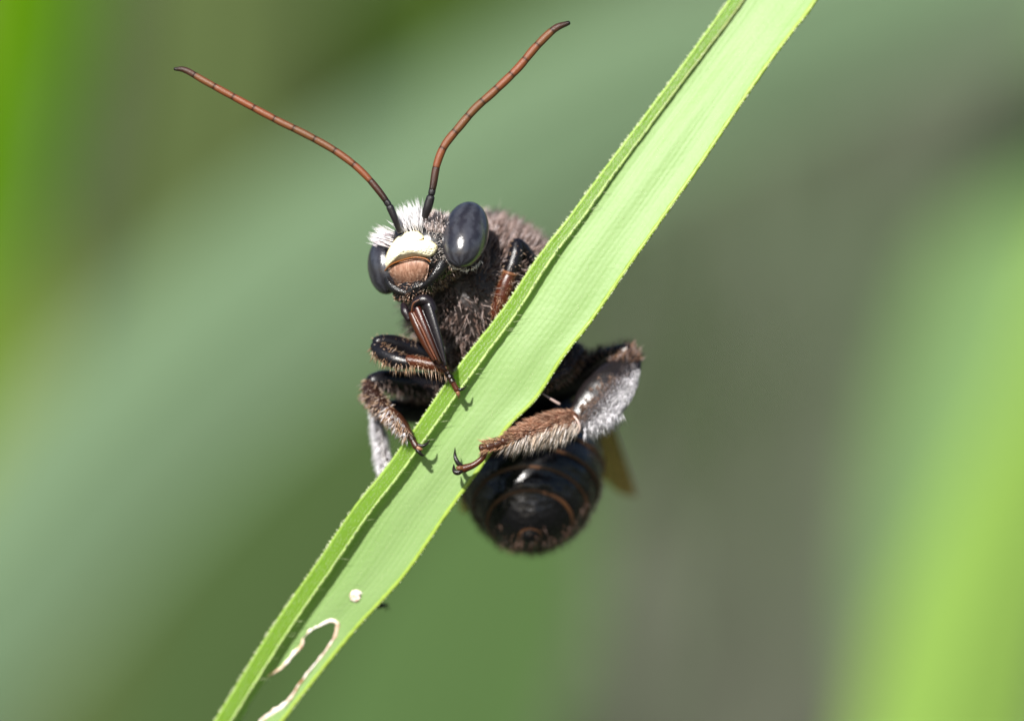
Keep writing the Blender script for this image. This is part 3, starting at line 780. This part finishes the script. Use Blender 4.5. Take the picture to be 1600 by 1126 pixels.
# front leg on the open side
lg = empty('leg', bee)
legseg(lg, 'femur', [(850, 470, 1.35, 15), (835, 425, 1.1, 16), (815, 390, 0.85, 13), (806, 380, 0.75, 10)], BLK)
ti = legseg(lg, 'tibia', [(807, 380, 0.74, 9), (806, 395, 0.7, 12), (802, 410, 0.67, 12.5), (796, 427, 0.63, 11)], BLK)
ba = legseg(lg, 'basitarsus', [(796, 427, 0.63, 11), (790, 445, 0.62, 13), (783, 468, 0.62, 12.5), (774, 494, 0.66, 9)], RED)
legseg(lg, 'joint', [(787, 424, 0.58, 2.2), (795, 427, 0.52, 3), (806, 430, 0.56, 2.0)], (0.22, 0.10, 0.05), n=10)
beads(lg, [(774, 494, 0.66, 7), (768, 506, 0.72, 6.5), (764, 518, 0.8, 6)], DBR)
fur('hair', surf_samples(ba, 230), lg, H, 0.07, 0.0055, Vector((-0.1, -0.1, -0.6)), 0.6, 0.2, TAN[:2] + BHR)
fur('hair', surf_samples(ti, 70), lg, H, 0.07, 0.0055, Vector((0.2, -0.1, -0.5)), 0.8, 0.2, TAN)

# middle leg on the open side, behind the blade
lg = empty('leg', bee)
fe = legseg(lg, 'femur', [(800, 545, 1.9, 18), (850, 548, 1.8, 19), (888, 546, 1.6, 15), (904, 546, 1.45, 11)], BLK)
ti = legseg(lg, 'tibia', [(904, 548, 1.4, 11), (885, 575, 1.15, 15), (862, 592, 0.95, 14), (845, 600, 0.85, 10)], DBR)
legseg(lg, 'basitarsus', [(845, 600, 0.85, 9), (815, 608, 0.78, 10), (790, 612, 0.75, 7)], BRN)
fur('hair', surf_samples(ti, 300), lg, H, 0.12, 0.007, Vector((0, 0, -0.3)), 0.8, 0.3, BHR + FUZ)

# hind leg on the open side: broad furry tibia, comb-haired basitarsus, claws on the blade
lg = empty('leg', bee)
fe = legseg(lg, 'femur', [(820, 628, 2.3, 20), (862, 612, 2.0, 24), (905, 588, 1.75, 26), (950, 562, 1.5, 20), (984, 546, 1.35, 12)], BLK)
ti = legseg(lg, 'tibia', [(989, 547, 1.3, 11), (980, 571, 1.15, 24), (956, 602, 0.98, 36), (925, 635, 0.84, 33), (900, 657, 0.76, 18)], (0.012, 0.010, 0.011), 0.4, 34, 24, axis=(-0.05, -0.97, 0.15))
ba = legseg(lg, 'basitarsus', [(899, 655, 0.72, 14), (872, 660, 0.62, 17), (842, 668, 0.5, 15.5), (812, 679, 0.36, 11.5), (796, 685, 0.3, 8)], (0.10, 0.036, 0.022), 0.55, 30, 20, axis=(0.2, -1, 0.1))
legseg(lg, 'joint', [(897, 650, 0.58, 1.2), (903, 658, 0.56, 2.0), (906, 668, 0.58, 2.2), (903, 677, 0.64, 1.2)], (0.6, 0.5, 0.46), n=14)
legseg(lg, 'spur', [(874, 631, 0.66, 2.4), (862, 624, 0.62, 2.0), (845, 613, 0.6, 0.5)], (0.5, 0.4, 0.38), n=10)
beads(lg, [(800, 683, 0.3, 9), (786, 690, 0.28, 10), (774, 695, 0.27, 9.5), (762, 698, 0.26, 8.5), (752, 700, 0.26, 7.5)], (0.05, 0.018, 0.009))
legseg(lg, 'tarsal_segment', [(758, 704, 0.27, 4.8), (753, 716, 0.28, 4.8), (740, 726, 0.28, 5.0), (724, 732, 0.28, 7.0)], RED, n=18)
claw(lg, [(722, 729, 0.27, 4.2), (715, 722, 0.25, 3.8), (711, 712, 0.27, 2.8), (711, 699, 0.34, 0.5)])
claw(lg, [(722, 734, 0.27, 4.2), (715, 738, 0.25, 4.4), (710, 735, 0.27, 3.8), (709, 725, 0.32, 0.6)])
legseg(lg, 'pad', [(722, 731, 0.25, 4.2), (717, 731, 0.23, 4.0), (714, 730, 0.24, 2.4)], (0.16, 0.07, 0.03), n=8)
axis_t = (P(901, 656, 0.66) - P(989, 548, 1.3)).normalized(); side_t = Vector((axis_t.z, 0, -axis_t.x)).normalized()   # across the tibia
if side_t.x < 0: side_t = -side_t
tmid = P(945, 612, 0.9)
front = lambda c, n: n.y < 0.45
side_of = lambda c: (c - tmid).dot(side_t)
jit = lambda c: side_of(c) + random.gauss(0, 0.06)
# pale scopa along the outer side, brown fur on the inner face, bare shining strip between femur and tibia
def tib_col(p):
    v = jit(p)
    if v < -0.02: return random.choice(((0.17, 0.10, 0.07), (0.26, 0.17, 0.12), (0.11, 0.07, 0.055)))
    if v < 0.10: return random.choice(((0.20, 0.18, 0.19), (0.30, 0.28, 0.30), (0.14, 0.12, 0.12)))
    return random.choice(WHT) if v > 0.16 else (0.55, 0.53, 0.57)
fur('hair', surf_samples(ti, 5200, lambda c, n: front(c, n) and jit(c) > -0.13), lg, H, lambda p: 0.085 + 0.12 * max(0, side_of(p) - 0.1), 0.0055, axis_t * 0.9 + side_t * 0.3 + Vector((0, -0.05, 0)), 0.22, 0.10, tib_col, 0.15)
fur('hair', surf_samples(ti, 500, lambda c, n: side_of(c) > 0.1 and c.z < P(0, 640, 0.7).z), lg, H, 0.22, 0.0075, Vector((0.1, -0.1, -0.9)), 0.3, 0.14, WHT, 0.2)
fur('hair', surf_samples(ti, 260, lambda c, n: c.z > P(0, 566, 1).z), lg, H, 0.12, 0.0075, Vector((0, 0, 0.3)), 0.9, 0.3, BHR + FUZ)
bdir = (P(796, 685, 0.24) - P(899, 655, 0.62)).normalized()
fur('hair', surf_samples(ba, 1100, lambda c, n: n.z > -0.35 and n.y < 0.5), lg, H, 0.12, 0.007, bdir * 0.9 + Vector((0, 0, 0.12)), 0.5, 0.14, ((0.30, 0.15, 0.09), (0.42, 0.26, 0.18), (0.2, 0.09, 0.05)), 0.2)
fur('hair', surf_samples(ba, 950, lambda c, n: n.z < 0.05), lg, H, lambda p: 0.20 + 0.10 * random.random(), 0.0075, Vector((-0.45, -0.25, -0.95)), 0.3, 0.14, ((0.72, 0.62, 0.54), (0.60, 0.47, 0.36), (0.78, 0.72, 0.68)), 0.15)
fur('hair', surf_samples(fe, 500, lambda c, n: n.z > 0.1), lg, H, 0.13, 0.008, Vector((0.1, -0.1, 0.3)), 0.8, 0.3, FUZ)
beadpts = []
for k in range(260):
    u = random.random(); an = random.uniform(-0.3, 3.6); px = 804 - 52 * u + 0.0; py = 684 + 16 * u + 8 * math.sin(an - 1.57)
    beadpts.append((P(px, py, 0.24 - 0.03 * u), Vector((-0.1, -0.5, -0.8 if an > 1.7 else 0.5))))
fur('hair', beadpts, lg, H, 0.11, 0.006, Vector((-0.6, 0, -0.2)), 0.6, 0.2, ((0.42, 0.22, 0.12), (0.2, 0.09, 0.05), (0.55, 0.36, 0.22)))

# ---- wings folded back behind the abdomen
m, t, b, out_ = material('wing_membrane')
co = objco(t); vv = t.nodes.new('ShaderNodeTexNoise'); vv.inputs['Scale'].default_value = 1.2
b.inputs['Base Color'].default_value = (0.36, 0.21, 0.075, 1); b.inputs['Roughness'].default_value = 0.4
tp = t.nodes.new('ShaderNodeBsdfTransparent'); tp.inputs[0].default_value = (0.85, 0.72, 0.5, 1)
mx = t.nodes.new('ShaderNodeMixShader'); mx.inputs[0].default_value = 0.3
t.links.new(b.outputs[0], mx.inputs[2]); t.links.new(tp.outputs[0], mx.inputs[1]); t.links.new(mx.outputs[0], out_.inputs[0])
M_wing = m
def wing(base, tip, width_dir, wmax, ragged):
    wg = MB(); n = 36; k = 14; A = Vector(base); B = Vector(tip); W = Vector(width_dir)
    ids = []; veins = []
    for i in range(n):
        s = i / (n - 1); c = A + (B - A) * s
        wd = wmax * (0.16 + 0.84 * math.sin(min(1, s * 1.15) * math.pi * 0.5)) * (1 - max(0, (s - 0.8) / 0.2) ** 2 * 0.75)
        if ragged and s > 0.55: wd *= 0.72 + 0.28 * math.sin(s * 61) * random.random()
        row = []
        for j in range(k):
            u = j / (k - 1)
            p = c + W * wd * u + Vector((0, 0.10 * math.sin(u * 5 + s * 3), 0))
            row.append(p)
        ids.append(row)
    th = Vector((0.0, 0.012, 0))
    va = [[wg.vert(p) for p in r] for r in ids]; vb = [[wg.vert(p + th) for p in r] for r in ids]
    for i in range(n - 1):
        for j in range(k - 1):
            wg.face((va[i][j], va[i][j + 1], va[i + 1][j + 1], va[i + 1][j])); wg.face((vb[i][j], vb[i + 1][j], vb[i + 1][j + 1], vb[i][j + 1]))
    wo_ = wg.build('wing', M_wing, bee)
    for j, r in ((0, 0.035), (4, 0.02), (8, 0.018), (11, 0.015)):
        vm = MB(); tube(vm, [tuple(ids[i][j]) + (r * (1.1 - i / n),) for i in range(0, n, 4)], 30, 8, col=(0.06, 0.03, 0.015)); vm.build('vein', M_leg, wo_)
wing(P(915, 545, 2.6), P(996, 775, 5.0), (-0.75, 0.35, -0.12), 0.95, True)
wing(P(690, 520, 2.6), P(720, 800, 4.2), (0.7, 0.5, -0.1), 0.7, False)

# ---- body fur
def head_frame(c):
    v = c - HC; return v.dot(Lx) / 0.70, v.dot(Fx) / 0.50, v.dot(Ux) / 0.58
is_head = lambda c: region(c) == 1
thor = lambda c, n: region(c) == 0 and n.y < 0.6
away = lambda p, n: ((p - P(690, 420, 0.9)).normalized() * 0.35)
fur('hair', surf_samples(body_o, 4400, thor), bee, H, lambda p: 0.11 + 0.14 * random.random() ** 2, 0.0095, away, 0.75, 0.4, FUZ, 0.35)
fur('hair', surf_samples(body_o, 2200, lambda c, n: thor(c, n) and c.z > P(0, 430, 1.5).z), bee, H, 0.21, 0.010, Vector((0.2, 0, 0.2)), 0.9, 0.3, ((0.44, 0.33, 0.30), (0.28, 0.19, 0.16), (0.56, 0.47, 0.46)), 0.3)
fur('hair', surf_samples(body_o, 900, thor), bee, H, lambda p: 0.2 + 0.14 * random.random(), 0.0042, away, 0.9, 0.45, ((0.55, 0.46, 0.43), (0.42, 0.33, 0.3)), 0.4)
# white tuft between and beside the antennae
fur('hair', surf_samples(body_o, 300, lambda c, n: is_head(c) and n.z > 0.15 and n.y < 0.3 and 622 < unP(c)[0] < 662 and unP(c)[1] < 366), bee, H, 0.26, 0.008, Ux * 0.8 + Vector((0.02, -0.3, 0.1)), 0.4, 0.3, ((0.85, 0.84, 0.85), (0.8, 0.78, 0.8)), 0.15)
fur('hair', surf_samples(body_o, 170, lambda c, n: is_head(c) and 590 < unP(c)[0] < 616 and 345 < unP(c)[1] < 388 and n.y < 0.4), bee, H, 0.27, 0.0075, Vector((-0.75, -0.3, 0.22)), 0.4, 0.16, ((0.85, 0.82, 0.85), (0.76, 0.68, 0.70)), 0.15)
# browner fur towards the eye and behind it
fur('hair', surf_samples(body_o, 800, lambda c, n: is_head(c) and n.z > 0.0 and 664 < unP(c)[0] < 715 and unP(c)[1] < 365), bee, H, 0.13, 0.0065, Ux * 0.5 + Vector((0.05, -0.3, 0)), 0.6, 0.3, ((0.62, 0.52, 0.50), (0.45, 0.35, 0.31), (0.75, 0.7, 0.7)), 0.2)
fur('hair', surf_samples(body_o, 900, lambda c, n: is_head(c) and n.z < 0.1 and n.y < 0.3 and unP(c)[1] > 405), bee, H, 0.08, 0.006, Vector((0, -0.2, -0.2)), 0.8, 0.4, TAN + FUZ, 0.2)
fur('hair', surf_samples(body_o, 300, lambda c, n: is_head(c) and 668 < unP(c)[0] < 700 and 350 < unP(c)[1] < 412 and n.y < 0), bee, H, 0.045, 0.007, Vector((0, -0.2, 0.2)), 0.8, 0.4, ((0.75, 0.7, 0.66), (0.5, 0.42, 0.38)), 0.2)
# pale fringe under the eye and round the labrum
fr = []
for k in range(150):
    u = random.random(); an = R(200 + 115 * u); px = 727 + 37 * math.cos(an) ; py = 367 - 54 * math.sin(an)
    fr.append((P(px + random.uniform(-2, 2), py + random.uniform(-1, 3), 0.02), Vector((-0.2, -0.6, -0.5))))
fur('hair', fr, bee, H, 0.06, 0.007, Vector((0.1, -0.2, -0.2)), 0.6, 0.3, ((0.85, 0.8, 0.74),), 0.1)
fur('hair', surf_samples(lab_o, 300, lambda c, n: n.y < 0), bee, H, 0.10, 0.0065, Vector((0.05, -0.1, -0.9)), 0.35, 0.15, ((0.55, 0.36, 0.27), (0.75, 0.58, 0.5), (0.3, 0.15, 0.09)), 0.2)
# dark brown fringe on the abdomen
fur('hair', surf_samples(body_o, 2200, lambda c, n: region(c) == 2 and n.y < 0.6 and (n.y > -0.55 or (c.z < P(0, 818, 1.5).z and random.random() < 0.3))), bee, H, 0.15, 0.0055, Vector((0, -0.15, -0.45)), 0.55, 0.3, ((0.09, 0.045, 0.03), (0.05, 0.028, 0.022), (0.16, 0.085, 0.055)), 0.3)

# ------------------------------------------------------------------ a tiny dark fly tucked behind the blade
fly = empty('fly'); tag(fly, 'tiny dark blurred insect peeking out behind the blade edge near the eaten hole', 'fly')
mb = MB(); ellipsoid(mb, P(592, 946, 1.6), (Vector((0.11, 0, 0.01)), Vector((0, 0.05, 0)), Vector((0, 0, 0.045))), 18, 12); mb.build('body', M_black, fly)
for dx, dy in ((12, 6), (10, -2), (6, 9)):
    mb = MB(); tube(mb, plan([(594, 946, 1.6, 1.2), (598 + dx * 0.5, 944 + dy * 0.3, 1.6, 1.2), (598 + dx, 946 + dy, 1.62, 0.6)]), 8, 6, col=(0.03, 0.02, 0.02)); mb.build('leg', M_leg, fly)
